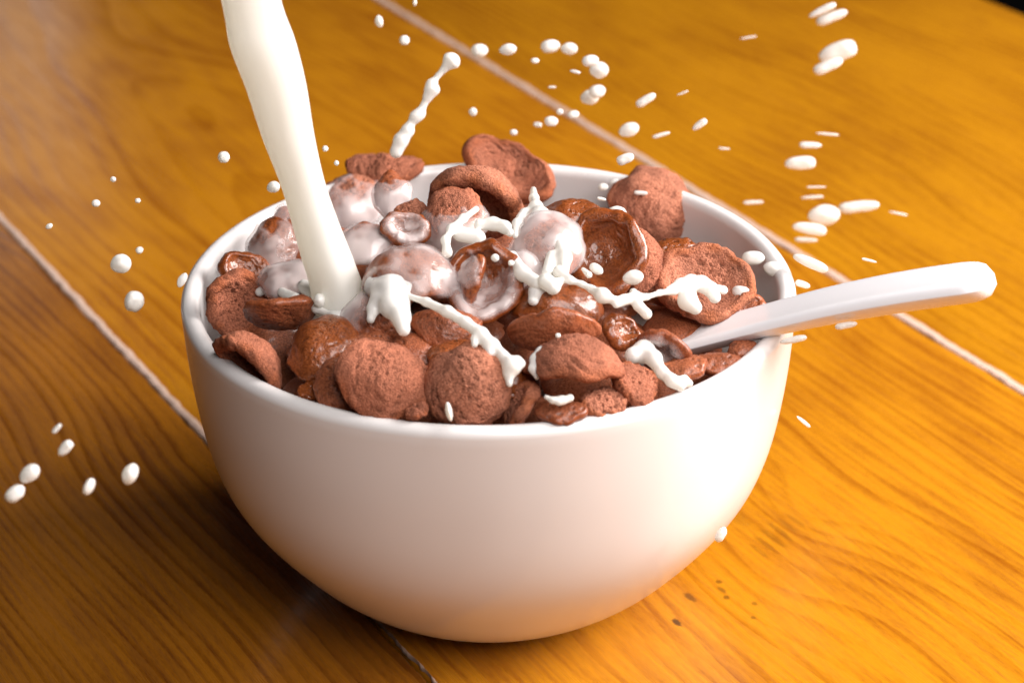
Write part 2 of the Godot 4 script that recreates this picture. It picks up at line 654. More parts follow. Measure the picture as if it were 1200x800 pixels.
	if vol > 0.0:
		for t in range(0, fx.size(), 3):
			var swap := fx[t + 1]
			fx[t + 1] = fx[t + 2]
			fx[t + 2] = swap
	return [body, meshed(fv, fx, PackedVector2Array(), false, ft)]


func cereal(label: String, at: Vector3, turn: Vector3, rx: float, ry: float, cx: float, cy: float, thick: float, wet: float, seed_: int, film := 0.0, film_to := Vector3.ZERO, film_side := 1) -> Node3D:
	var o := thing("cereal_piece", label, "cereal", "chocolate cereal pieces heaped in the bowl")
	o.position = at
	o.rotation = turn
	var kind := "dry" if wet < 0.25 else ("damp" if wet < 0.6 else "wet")
	if seed_ % 2:
		kind += "2"
	var made := shell(rx, ry, cx, cy, thick, seed_, film, film_to, film_side, seed_ >= 100, wet > 0.25)
	solid("shell", made[0], mats[kind], o)
	if made.size() > 1:
		solid("milk_film", made[1], mats.film, o)
	return o


func build_cereal() -> void:
	cereal("dry brown rolled cereal tube at the back left, under the rising milk chain", Vector3(-0.02773, 0.08687, -0.06556), Vector3(-1.329, 0.023, -0.156), 0.01058, 0.00621, 0.2, 1.5, 0.00320, 0, 1)
	cereal("cereal dome right of the milk stream, brown on top and milk coated below", Vector3(-0.03599, 0.08259, -0.05626), Vector3(-1.000, -0.187, 0.139), 0.00728, 0.00842, 0.9, 1.1, 0.00300, 0.1, 2, 0.72, Vector3(-0.05, -0.86, -0.50), 1)
	cereal("narrow milk coated cereal tip in front of the rolled tube", Vector3(-0.02400, 0.09806, -0.02400), Vector3(-0.786, -0.006, -0.014), 0.00321, 0.00578, 1.3, 0.9, 0.00260, 0.3, 3, 0.8, Vector3(0.00, -0.95, -0.30), 1)
	cereal("small brown cereal lump between the narrow tip and the sandy dome", Vector3(-0.01848, 0.10213, -0.00376), Vector3(-1.006, -0.001, 0.210), 0.00351, 0.00269, 1, 0.8, 0.00260, 0, 4)
	cereal("small ring shaped cereal cup filled with milk, orange rimmed", Vector3(-0.01977, 0.10306, 0.00909), Vector3(0.944, -2.972, -2.985), 0.00546, 0.00405, 1.15, 1.15, 0.00260, 0.7, 5, 0.8, Vector3(0.01, 0.27, 0.14), -1)
	cereal("cereal dome almost drowned in milk just right of the stream foot", Vector3(-0.02921, 0.10004, 0.00849), Vector3(-1.103, -0.457, 0.394), 0.00548, 0.00507, 0.9, 0.9, 0.00280, 0.5, 6, 0.95, Vector3(-0.12, -0.79, -0.60), 1)
	cereal("large purple brown cereal dome glazed with thin milk, centre left", Vector3(-0.01770, 0.10229, 0.02951), Vector3(-1.296, 2.896, -2.918), 0.01056, 0.00978, 1.4, 1.4, 0.00260, 0.6, 7, 0.67, Vector3(0.29, 0.04, 0.21), 1)
	cereal("milk smeared cereal piece left of the stream against the bowl wall", Vector3(-0.05412, 0.08782, -0.01568), Vector3(-0.759, -0.434, 0.290), 0.00554, 0.00703, 1.2, 0.8, 0.00280, 0.6, 8, 0.72, Vector3(-0.34, -0.57, -0.09), 1)
	cereal("dark cereal piece half hidden behind the left side of the stream", Vector3(-0.05012, 0.08794, -0.02548), Vector3(-0.977, 0.362, -0.324), 0.00454, 0.00671, 1.1, 0.9, 0.00280, 0.3, 9, 0.35, Vector3(-0.10, 0.86, 0.50), 1)
	cereal("orange cereal disc with its hollow facing out, near the left bowl wall", Vector3(-0.05988, 0.08451, -0.00610), Vector3(0.893, -2.539, -2.396), 0.00694, 0.00610, 0.7, 0.7, 0.00280, 0.7, 10)
	cereal("upright cereal shell showing its dark hollow face, far left", Vector3(-0.06022, 0.08654, 0.01398), Vector3(0.323, -2.773, -2.479), 0.00732, 0.00813, 0.9, 0.35, 0.00340, 0.1, 11)
	cereal("flat wet cereal cup lying on the far left pieces, one corner raised", Vector3(-0.04831, 0.09214, 0.03045), Vector3(0.543, 0.039, 0.093), 0.00827, 0.00591, 0.8, 0.5, 0.00300, 0.5, 12)
	cereal("arched cereal shell with a dark hollow by the front left rim", Vector3(-0.05364, 0.08610, 0.04159), Vector3(-0.440, 2.377, -2.755), 0.00835, 0.00816, 1.35, 1.35, 0.00320, 0, 13)
	cereal("wet dark orange cereal dome below the foot of the stream", Vector3(-0.03719, 0.08977, 0.04455), Vector3(-0.947, -0.176, 1.087), 0.00886, 0.00848, 0.7, 1.35, 0.00260, 0.75, 14)
	cereal("largest dry cereal dome at the front left rim", Vector3(-0.02294, 0.09132, 0.06009), Vector3(-1.033, 0.448, -0.725), 0.01086, 0.00936, 0.45, 1.4, 0.00260, 0, 15)
	cereal("damp cereal piece tucked under the left edge of the largest dry dome", Vector3(-0.03434, 0.08721, 0.05685), Vector3(-0.657, -0.398, 0.410), 0.00454, 0.00586, 0.9, 1, 0.00280, 0.5, 16)
	cereal("small wet cereal shard at the front left rim beside the arched shell", Vector3(-0.03979, 0.08425, 0.05363), Vector3(-0.984, -0.368, 0.291), 0.00305, 0.00229, 0.6, 0.6, 0.00240, 0.7, 17)
	cereal("round ball like dry cereal dome at the front middle rim", Vector3(-0.00495, 0.09114, 0.06546), Vector3(-0.599, -0.132, 0.491), 0.00909, 0.00872, 1.0, 1.45, 0.00260, 0, 18)
	cereal("shaded cereal dome in the gap behind the two front dry domes", Vector3(-0.01665, 0.09093, 0.04830), Vector3(-1.038, 0.000, -0.318), 0.00574, 0.00497, 0.6, 1.3, 0.00250, 0.4, 19)
	cereal("wet cereal dome right behind the round ball like one", Vector3(-0.00648, 0.09179, 0.05070), Vector3(-1.314, 0.463, -0.227), 0.00724, 0.00495, 0.6, 1.2, 0.00250, 0.75, 20)
	cereal("cereal dome in shade under the glazed purple dome, crossed by a milk streak", Vector3(-0.00952, 0.09536, 0.04333), Vector3(-1.376, 0.033, -0.216), 0.00807, 0.00577, 0.5, 1.3, 0.00250, 0.4, 21)
	cereal("dark cereal dome behind the dripping white milk clot", Vector3(-0.02627, 0.09440, 0.03831), Vector3(-0.898, -0.004, -0.016), 0.00698, 0.00524, 1.1, 1.1, 0.00300, 0.4, 22, 0.4, Vector3(-1.00, 0.27, 0.12), 1)
	cereal("wet orange cereal dome in the middle with milk on its left top", Vector3(0.01533, 0.09774, 0.03648), Vector3(-1.559, 2.185, -2.201), 0.01010, 0.00777, 1.25, 1.1, 0.00300, 0.75, 23)
	cereal("upturned cereal shell with a straight rim under the wet orange dome", Vector3(0.01454, 0.09439, 0.04857), Vector3(0.532, -0.022, 0.026), 0.01030, 0.00763, 0.6, 1.0, 0.00250, 0.35, 24)
	cereal("dry domed cereal shell with a dark gap beneath, front right of centre", Vector3(0.01905, 0.09503, 0.05934), Vector3(-1.167, 2.974, -2.998), 0.01047, 0.00935, 1.3, 1.4, 0.00260, 0, 25)
	cereal("small orange cereal disc right of the dry domed shell", Vector3(0.02962, 0.09210, 0.04258), Vector3(0.784, -2.346, -2.495), 0.00464, 0.00425, 0.8, 0.8, 0.00260, 0.7, 26)
	cereal("C shaped cereal ring in the centre with milk pooled inside", Vector3(-0.00094, 0.09971, 0.03330), Vector3(0.836, 2.986, -3.106), 0.00818, 0.00955, 1.25, 1.25, 0.00300, 0.8, 27, 0.75, Vector3(0.27, 0.72, 0.30), -1)
	cereal("thin curled cereal flap inside the C shaped ring", Vector3(-0.00381, 0.10241, 0.03562), Vector3(-0.434, -0.897, 0.090), 0.00271, 0.00600, 0.8, 0.6, 0.00260, 0.7, 28, 0.6, Vector3(-0.61, 0.08, 0.59), 1)
	cereal("sandy cereal dome tucked under the big arch, its lower half milky", Vector3(-0.00844, 0.10452, 0.00541), Vector3(-0.886, -0.244, 0.172), 0.00732, 0.00773, 1.2, 1.2, 0.00300, 0, 29, 0.5, Vector3(0.24, -0.91, -0.45), 1)
	cereal("big arched cereal shell over a dark hollow at the back centre", Vector3(-0.00190, 0.10287, -0.01119), Vector3(-0.505, 2.789, -2.890), 0.01129, 0.00962, 1.45, 1.45, 0.00340, 0.1, 30)
	cereal("tall upright cereal shell at the back centre, rising above the rim", Vector3(0.00606, 0.08610, -0.06488), Vector3(0.762, -3.037, -2.566), 0.01242, 0.00851, 0.85, 0.2, 0.00280, 0, 31)
	cereal("cereal dome wrapped in white milk under the splash crown", Vector3(0.01350, 0.10327, 0.01985), Vector3(-1.005, -0.095, 0.061), 0.00755, 0.00954, 1.2, 1.2, 0.00300, 0.4, 32, 0.78, Vector3(-0.09, 0.35, 0.21), 1)
	cereal("wet brown cereal dome behind the deep cup at the back right", Vector3(0.02085, 0.10027, -0.00440), Vector3(-1.336, 0.024, -0.042), 0.00767, 0.00519, 1.1, 1, 0.00280, 0.8, 33)
	cereal("deep wet cereal cup with its dark hollow facing out, right of the crown", Vector3(0.02778, 0.09976, 0.01758), Vector3(0.681, 2.764, 2.603), 0.00861, 0.01001, 1.3, 1.3, 0.00340, 0.8, 34)
	cereal("narrow cereal shell leaning against the right of the deep cup", Vector3(0.03734, 0.09632, 0.01349), Vector3(-0.428, 1.143, -0.771), 0.00526, 0.00890, 0.5, 1.2, 0.00250, 0.2, 35)
	cereal("round cereal ball at the back right, resting against the bowl wall", Vector3(0.04467, 0.08260, -0.05039), Vector3(-0.751, 0.419, 0.329), 0.01084, 0.01039, 1.3, 1.4, 0.00280, 0, 36)
	cereal("small wet cereal piece below the back right ball", Vector3(0.04558, 0.09256, 0.00008), Vector3(-1.123, 0.004, -0.022), 0.00477, 0.00311, 0.9, 0.9, 0.00260, 0.7, 37)
	cereal("wide shallow cereal disc at the right behind the spoon", Vector3(0.05108, 0.09057, 0.01557), Vector3(1.003, -3.049, -2.924), 0.01215, 0.01013, 0.6, 0.6, 0.00320, 0.15, 38)
	cereal("arched cereal shell holding milk in front of the spoon neck", Vector3(0.03953, 0.08953, 0.04508), Vector3(-0.316, 2.693, -2.699), 0.00559, 0.00501, 1.2, 1.1, 0.00300, 0.4, 39, 0.6, Vector3(-0.39, 0.33, -0.44), -1)
	cereal("rough reddish cereal piece at the front right rim under the spoon", Vector3(0.04353, 0.08720, 0.05108), Vector3(-1.423, -0.769, 0.961), 0.00555, 0.00363, 0.3, 1.0, 0.00300, 0.3, 40)
	cereal("shaded cereal piece under the spoon by the right rim", Vector3(0.05286, 0.08382, 0.04302), Vector3(-1.449, 1.687, -1.487), 0.00584, 0.00389, 0.4, 1.1, 0.00250, 0.5, 41)
	cereal("rightmost small cereal piece below the spoon handle", Vector3(0.05865, 0.08287, 0.03472), Vector3(-1.111, 0.230, 0.223), 0.00356, 0.00237, 0.8, 0.8, 0.00260, 0.5, 42)
	cereal("flat dry cereal slab tilted by the front right rim", Vector3(0.03183, 0.08820, 0.06013), Vector3(-0.903, 0.848, 0.053), 0.00545, 0.00545, 0.15, 0.4, 0.00300, 0, 43)
	cereal("reddish cereal piece at the rim below the dry domed shell", Vector3(0.02481, 0.08660, 0.06515), Vector3(-1.171, 0.289, 0.052), 0.00560, 0.00373, 0.2, 0.8, 0.00260, 0.2, 44)
	cereal("cereal piece at the front rim with a little milk trail on it", Vector3(0.01517, 0.08657, 0.06860), Vector3(-1.491, 0.106, -0.169), 0.00556, 0.00352, 0.4, 1.1, 0.00250, 0.3, 45)
	cereal("crescent edged cereal shell right of the round ball like dome", Vector3(0.00634, 0.08580, 0.06463), Vector3(0.563, 1.752, 1.610), 0.00561, 0.00561, 0.4, 1.0, 0.00300, 0.05, 46)
	cereal("tiny cereal shard between the two dry front domes", Vector3(-0.01613, 0.08719, 0.06904), Vector3(-1.011, -0.001, 0.525), 0.00259, 0.00185, 0.5, 0.5, 0.00220, 0.1, 47)
	cereal("cereal edge peeking out between the shallow disc and the spoon", Vector3(0.06135, 0.08286, 0.01137), Vector3(1.011, 3.141, -3.123), 0.00513, 0.00349, 0.6, 0.6, 0.00260, 0.5, 48)
	cereal("wet cereal piece in shade behind the white streak end", Vector3(0.00516, 0.08889, 0.05892), Vector3(-0.870, 0.310, -0.259), 0.00527, 0.00414, 1, 1, 0.00280, 0.6, 49)
	cereal("wet cereal piece in the dark gap below the white clot", Vector3(-0.02642, 0.09015, 0.04357), Vector3(-1.011, -0.001, -0.018), 0.00579, 0.00386, 1, 1, 0.00280, 0.5, 50)
	cereal("brown cereal edge right behind the milk stream", Vector3(-0.04026, 0.08098, -0.05836), Vector3(-0.759, -0.434, 0.290), 0.00548, 0.00640, 1, 1, 0.00280, 0.1, 51)
	cereal("milk drowned cereal piece at the left foot of the stream", Vector3(-0.04773, 0.09278, 0.01332), Vector3(-1.384, -0.523, 0.498), 0.00648, 0.00527, 0.8, 0.8, 0.00280, 0.5, 52, 0.9, Vector3(0.21, 0.12, 0.14), 1)
	cereal("milky cereal piece between the C shaped ring and the crown", Vector3(0.00739, 0.09986, 0.02627), Vector3(-1.011, -0.001, -0.018), 0.00552, 0.00592, 1, 1, 0.00280, 0.6, 53, 0.9, Vector3(0.00, 0.00, 0.00), 1)
	# the layer underneath, seen only in the gaps
	var r := RandomNumberGenerator.new()
	r.seed = 11
	for k in 40:
		var a := k * 2.39996
		var d := 0.0595 * sqrt((k + 0.5) / 40.0)
		cereal("chocolate cereal piece in the shaded layer under the top pieces", Vector3(d * cos(a), 0.0745 + 0.011 * (1.0 - pow(d / 0.06, 2.0)) + r.randf_range(-0.0015, 0.0015), d * sin(a)), Vector3(r.randf_range(-2.4, -0.6), r.randf_range(0.0, TAU), 0.0),
			r.randf_range(0.0092, 0.0115), r.randf_range(0.0092, 0.0115), r.randf_range(0.7, 1.2), r.randf_range(0.7, 1.2), 0.0028, 0.4, 100 + k)


# ==================================================================== milk
func build_stream() -> void:
	var path := [Vector4(-0.06327, 0.24882, 0.02654, 0.00667), Vector4(-0.05861, 0.21462, 0.02654, 0.00672), Vector4(-0.05432, 0.18921, 0.02654, 0.00671), Vector4(-0.05058, 0.16640, 0.02654, 0.00658), Vector4(-0.04867, 0.15659, 0.02654, 0.00748), Vector4(-0.04635, 0.14659, 0.02654, 0.00699), Vector4(-0.04421, 0.13415, 0.02654, 0.00611), Vector4(-0.04164, 0.12289, 0.02654, 0.00531), Vector4(-0.03949, 0.11397, 0.02654, 0.00554), Vector4(-0.03745, 0.10577, 0.02654, 0.00607), Vector4(-0.03545, 0.09811, 0.02654, 0.00641), Vector4(-0.03448, 0.09325, 0.02654, 0.00713), Vector4(-0.03369, 0.08879, 0.02654, 0.00895), Vector4(-0.03288, 0.08430, 0.02654, 0.01198)]
	var curve := []
	var sub := 7
	for i in path.size() - 1:
		var a: Vector4 = path[maxi(i - 1, 0)]
		var b: Vector4 = path[i]
		var c: Vector4 = path[i + 1]
		var d: Vector4 = path[mini(i + 2, path.size() - 1)]
		for k in sub:
			var t := float(k) / sub
			curve.append(0.5 * (2.0 * b + (c - a) * t + (2.0 * a - 5.0 * b + 4.0 * c - d) * t * t + (3.0 * b - a - 3.0 * c + d) * t * t * t))
	curve.append(path[path.size() - 1])
	var rings := []
	for i in curve.size():
		var p: Vector4 = curve[i]
		var ring := PackedVector3Array()
		var twist := 0.5 + p.y * 9.0
		for j in 48:
			var a := TAU * j / 48.0
			var fold := 1.0 + 0.13 * cos(2.0 * (a - twist)) + 0.04 * cos(3.0 * a + p.y * 26.0) + 0.012 * noise.get_noise_3d(cos(a) * 1.5, sin(a) * 1.5, p.y * 60.0)
			ring.append(Vector3(p.x + p.w * cos(a) * lerpf(1.0, fold, 0.35), p.y, p.z + p.w * 0.82 * sin(a) * fold))
		rings.append(ring)
	var o := solid("milk_stream", skinned(rings), mats.pour)
	tag(o, "thick stream of white milk pouring from above into the bowl", "milk stream")


# Liquid milk: tapered links between balls (x, y, z, radius), melted together and skinned.
func milk_body(called: String, label: String, cell: float, melt: float, chains: Array) -> void:
	var o := solid(called, liquid(chains, cell, melt), mats.milk)
	tag(o, label, "milk splash", "milk splashes on the cereal")


func liquid(chains: Array, cell: float, melt: float) -> ArrayMesh:
	var lo := Vector3.ONE * 1e9
	var hi := -lo
	for ch in chains:
		for q in ch:
			var c := Vector3(q.x, q.y, q.z)
			lo = lo.min(c - Vector3.ONE * (q.w + melt + cell * 3))
			hi = hi.max(c + Vector3.ONE * (q.w + melt + cell * 3))
	var n := Vector3i(((hi - lo) / cell).ceil()) + Vector3i.ONE
	var field := PackedFloat32Array()
	field.resize(n.x * n.y * n.z)
	field.fill(1.0)
	for ch in chains:
		for i in maxi(ch.size() - 1, 1):
			var qa: Vector4 = ch[i]
			var qb: Vector4 = ch[mini(i + 1, ch.size() - 1)]
			var a := Vector3(qa.x, qa.y, qa.z)
			var ab := Vector3(qb.x, qb.y, qb.z) - a
			var l2 := maxf(ab.length_squared(), 1e-12)
			var reach := maxf(qa.w, qb.w) + melt + cell * 2
			var p0 := Vector3i(((a.min(a + ab) - Vector3.ONE * reach - lo) / cell).floor()).clamp(Vector3i.ZERO, n - Vector3i.ONE)
			var p1 := Vector3i(((a.max(a + ab) + Vector3.ONE * reach - lo) / cell).ceil()).clamp(Vector3i.ZERO, n - Vector3i.ONE)
			for z in range(p0.z, p1.z + 1):
				for y in range(p0.y, p1.y + 1):
					var row := (z * n.y + y) * n.x
					for x in range(p0.x, p1.x + 1):
						var p := lo + Vector3(x, y, z) * cell - a
						var t := clampf(p.dot(ab) / l2, 0.0, 1.0)
						var d := (p - ab * t).length() - lerpf(qa.w, qb.w, t)
						var old := field[row + x]
						var h := maxf(melt - absf(d - old), 0.0) / melt
						field[row + x] = minf(d, old) - h * h * melt * 0.25
	for z in n.z:
		for y in n.y:
			for x in n.x:
				var at := (z * n.y + y) * n.x + x
				if absf(field[at]) < cell * 3:
					var p := (lo + Vector3(x, y, z) * cell) * 170.0
					field[at] += noise.get_noise_3d(p.x, p.y, p.z) * 0.00009
	var id := {}
	var v := PackedVector3Array()
	var sy := n.x
	var sz := n.x * n.y
	var corner := [0, 1, sy, sy + 1, sz, sz + 1, sz + sy, sz + sy + 1]
	var spot := [Vector3(0, 0, 0), Vector3(1, 0, 0), Vector3(0, 1, 0), Vector3(1, 1, 0), Vector3(0, 0, 1), Vector3(1, 0, 1), Vector3(0, 1, 1), Vector3(1, 1, 1)]
	var edges := [[0, 1], [2, 3], [4, 5], [6, 7], [0, 2], [1, 3], [4, 6], [5, 7], [0, 4], [1, 5], [2, 6], [3, 7]]
	for z in n.z - 1:
		for y in n.y - 1:
			for x in n.x - 1:
				var at := (z * n.y + y) * n.x + x
				if absf(field[at]) > cell * 4:
					continue
				var inside := 0
				for c in corner:
					if field[at + c] < 0.0:
						inside += 1
				if inside == 0 or inside == 8:
					continue
				var sum := Vector3.ZERO
				var hits := 0
				for e in edges:
					var f0 := field[at + corner[e[0]]]
					var f1 := field[at + corner[e[1]]]
					if (f0 < 0.0) != (f1 < 0.0):
						sum += spot[e[0]].lerp(spot[e[1]], f0 / (f0 - f1))
						hits += 1
				id[at] = v.size()
				v.append(lo + (Vector3(x, y, z) + sum / hits) * cell)
	var ix := PackedInt32Array()
	for at in id:
		for axis in [[1, sy, sz], [sy, sz, 1], [sz, 1, sy]]:
			var s0 := field[at] < 0.0
			var s1 := field[at + axis[0]] < 0.0
			if s0 == s1:
				continue
			var b: int = id.get(at - axis[1], -1)
			var c: int = id.get(at - axis[1] - axis[2], -1)
			var d: int = id.get(at - axis[2], -1)
			if b < 0 or c < 0 or d < 0:
				continue
			if s0:
				ix.append_array([id[at], b, c, id[at], c, d])
			else:
				ix.append_array([id[at], c, b, id[at], d, c])
	return meshed(v, ix)


func build_splashes() -> void:
	milk_body("milk_clot", "white dripping milk clot on the dark dome right of the stream foot", 0.00034, 0.00120, [
		[Vector4(-0.02576, 0.10079, 0.03505, 0.00268), Vector4(-0.02175, 0.10153, 0.03845, 0.00355), Vector4(-0.01826, 0.10207, 0.03882, 0.00230)],
		[Vector4(-0.02175, 0.10153, 0.03845, 0.00337), Vector4(-0.02164, 0.10019, 0.04354, 0.00282), Vector4(-0.01984, 0.09927, 0.04771, 0.00192), Vector4(-0.01902, 0.09815, 0.05139, 0.00157)],
		[Vector4(-0.02488, 0.10093, 0.03800, 0.00178), Vector4(-0.02614, 0.09885, 0.04242, 0.00124), Vector4(-0.02663, 0.09782, 0.04545, 0.00097)],
		[Vector4(-0.02346, 0.10164, 0.03334, 0.00161), Vector4(-0.02441, 0.10027, 0.04103, 0.00212)],
		[Vector4(-0.01974, 0.10090, 0.04245, 0.00211), Vector4(-0.01850, 0.09939, 0.04799, 0.00105)]])
	milk_body("milk_tendril", "long white milk tendril running from under the glazed dome to the front", 0.00034, 0.00105, [
		[Vector4(-0.01857, 0.10192, 0.04197, 0.00070), Vector4(-0.01393, 0.10172, 0.04516, 0.00088), Vector4(-0.00932, 0.10155, 0.04964, 0.00122), Vector4(-0.00517, 0.10059, 0.05333, 0.00112), Vector4(-0.00182, 0.09937, 0.05682, 0.00155), Vector4(0.00076, 0.09826, 0.05963, 0.00120), Vector4(0.00294, 0.09690, 0.06272, 0.00111), Vector4(0.00475, 0.09590, 0.06485, 0.00204)],
		[Vector4(0.00475, 0.09590, 0.06485, 0.00204), Vector4(0.00588, 0.09627, 0.06401, 0.00119), Vector4(0.00699, 0.09599, 0.06431, 0.00068)],
		[Vector4(-0.00332, 0.09894, 0.05797, 0.00086), Vector4(-0.00334, 0.09827, 0.05950, 0.00077)],
		[Vector4(0.00475, 0.09569, 0.06523, 0.00153), Vector4(0.00398, 0.09447, 0.06607, 0.00102), Vector4(0.00412, 0.09282, 0.06768, 0.00068)],
		[Vector4(-0.00109, 0.09884, 0.05827, 0.00103), Vector4(-0.00001, 0.09732, 0.06183, 0.00103)]])
	milk_body("milk_splash", "white milk lump with a raised left tongue over the sandy dome", 0.00034, 0.00135, [
		[Vector4(-0.00947, 0.10460, 0.02554, 0.00127), Vector4(-0.00988, 0.10560, 0.02115, 0.00091), Vector4(-0.00851, 0.10671, 0.01700, 0.00092), Vector4(-0.00572, 0.10741, 0.01286, 0.00092), Vector4(-0.00270, 0.10756, 0.00794, 0.00074)],
		[Vector4(-0.00193, 0.10664, 0.01470, 0.00129), Vector4(0.00127, 0.10668, 0.01442, 0.00147), Vector4(0.00405, 0.10656, 0.01617, 0.00128), Vector4(0.00520, 0.10630, 0.01899, 0.00091)],
		[Vector4(-0.00516, 0.10583, 0.00448, 0.00168), Vector4(-0.00394, 0.10569, 0.00121, 0.00151)],
		[Vector4(-0.00635, 0.10524, 0.01674, 0.00183), Vector4(-0.00237, 0.10481, 0.01786, 0.00183)]])
	milk_body("crown_splash", "white splash crown with a pointed tip in the middle of the cereal", 0.00034, 0.00150, [
		[Vector4(0.01123, 0.10512, -0.00866, 0.00086), Vector4(0.01124, 0.10637, -0.00070, 0.00104), Vector4(0.01149, 0.10687, 0.00595, 0.00149), Vector4(0.01239, 0.10618, 0.00985, 0.00204), Vector4(0.01465, 0.10587, 0.01506, 0.00184), Vector4(0.01641, 0.10541, 0.02218, 0.00145), Vector4(0.01754, 0.10446, 0.02899, 0.00144), Vector4(0.01717, 0.10335, 0.03387, 0.00125)],
		[Vector4(0.00881, 0.10609, 0.00756, 0.00149), Vector4(0.00688, 0.10627, 0.01373, 0.00101), Vector4(0.00637, 0.10598, 0.01976, 0.00073)],
		[Vector4(0.01238, 0.10619, 0.01036, 0.00204), Vector4(0.00969, 0.10605, 0.01336, 0.00148)],
		[Vector4(0.00541, 0.10536, 0.02952, 0.00126), Vector4(0.00763, 0.10361, 0.03497, 0.00160), Vector4(0.01101, 0.10302, 0.03916, 0.00159)],
		[Vector4(0.01466, 0.10406, 0.02712, 0.00144), Vector4(0.01348, 0.10296, 0.03383, 0.00143)]])
	milk_body("milk_strand", "splashing milk strand with knots reaching from the crown to the shallow disc", 0.00034, 0.00090, [
		[Vector4(0.01593, 0.10437, 0.03594, 0.00142), Vector4(0.01831, 0.10388, 0.03945, 0.00080), Vector4(0.02097, 0.10318, 0.04030, 0.00057), Vector4(0.02322, 0.10242, 0.04144, 0.00079), Vector4(0.02541, 0.10203, 0.04377, 0.00167), Vector4(0.02805, 0.10114, 0.04463, 0.00074), Vector4(0.03043, 0.10083, 0.04324, 0.00088), Vector4(0.03262, 0.10041, 0.04203, 0.00141), Vector4(0.03562, 0.09979, 0.04047, 0.00067), Vector4(0.03873, 0.09937, 0.03754, 0.00064), Vector4(0.04225, 0.09849, 0.03502, 0.00107)],
		[Vector4(0.03254, 0.10094, 0.04007, 0.00089), Vector4(0.03344, 0.09961, 0.04432, 0.00106), Vector4(0.03527, 0.09823, 0.04591, 0.00123)],
		[Vector4(0.03099, 0.10055, 0.04355, 0.00079), Vector4(0.02840, 0.10019, 0.04531, 0.00070)],
		[Vector4(0.01291, 0.10387, 0.04011, 0.00194), Vector4(0.01439, 0.10330, 0.04161, 0.00159), Vector4(0.01581, 0.10356, 0.03958, 0.00106)],
		[Vector4(0.02264, 0.10405, 0.03730, 0.00089), Vector4(0.02136, 0.10470, 0.03550, 0.00053)]])
	milk_body("milk_splatter", "thick white splatter shaped like a bent horn on the shallow disc", 0.00034, 0.00105, [
		[Vector4(0.04436, 0.09695, 0.02883, 0.00163), Vector4(0.04698, 0.09621, 0.02606, 0.00182), Vector4(0.04952, 0.09522, 0.02458, 0.00183), Vector4(0.05166, 0.09409, 0.02550, 0.00164), Vector4(0.05242, 0.09339, 0.02815, 0.00146)],
		[Vector4(0.04601, 0.09579, 0.02831, 0.00200), Vector4(0.04561, 0.09513, 0.03318, 0.00216), Vector4(0.04727, 0.09409, 0.03465, 0.00162)],
		[Vector4(0.05282, 0.09370, 0.02385, 0.00092), Vector4(0.05491, 0.09271, 0.02327, 0.00110)],
		[Vector4(0.04436, 0.09695, 0.02883, 0.00145), Vector4(0.04120, 0.09802, 0.03357, 0.00090)]])
	milk_body("milk_patch", "milk patch spilling over the left top of the wet orange dome", 0.00034, 0.00105, [
		[Vector4(0.01061, 0.10094, 0.03930, 0.00160), Vector4(0.01296, 0.10111, 0.03798, 0.00195), Vector4(0.01535, 0.10133, 0.03586, 0.00143)],
		[Vector4(0.01061, 0.10094, 0.03930, 0.00160), Vector4(0.00996, 0.10021, 0.04212, 0.00124)],
		[Vector4(0.01456, 0.10196, 0.03625, 0.00142), Vector4(0.01539, 0.10287, 0.03461, 0.00125)]])
	milk_body("milk_drip", "milk drip clinging to the left edge of the dry domed shell", 0.00034, 0.00090, [
		[Vector4(0.01311, 0.09727, 0.05816, 0.00069), Vector4(0.01118, 0.09665, 0.06014, 0.00103), Vector4(0.00982, 0.09589, 0.06223, 0.00111), Vector4(0.00938, 0.09485, 0.06462, 0.00094), Vector4(0.01009, 0.09335, 0.06577, 0.00051)]])
	milk_body("milk_tail", "milk tail flowing down from the arched shell beside the spoon", 0.00034, 0.00105, [
		[Vector4(0.03207, 0.09009, 0.05002, 0.00193), Vector4(0.03468, 0.08999, 0.04828, 0.00247), Vector4(0.03658, 0.08977, 0.05121, 0.00175), Vector4(0.03815, 0.08884, 0.05597, 0.00122), Vector4(0.04026, 0.08792, 0.05833, 0.00139), Vector4(0.04193, 0.08697, 0.05900, 0.00121)],
		[Vector4(0.04295, 0.08785, 0.05790, 0.00122), Vector4(0.04406, 0.08722, 0.05835, 0.00087)]])
	milk_body("milk_trail", "small milk trail on the cereal piece at the front rim", 0.00030, 0.00075, [
		[Vector4(0.01196, 0.09139, 0.07109, 0.00051), Vector4(0.01341, 0.09086, 0.07169, 0.00068), Vector4(0.01526, 0.09079, 0.07125, 0.00101)],
		[Vector4(0.01713, 0.09084, 0.07063, 0.00085), Vector4(0.01468, 0.09043, 0.07210, 0.00068)]])
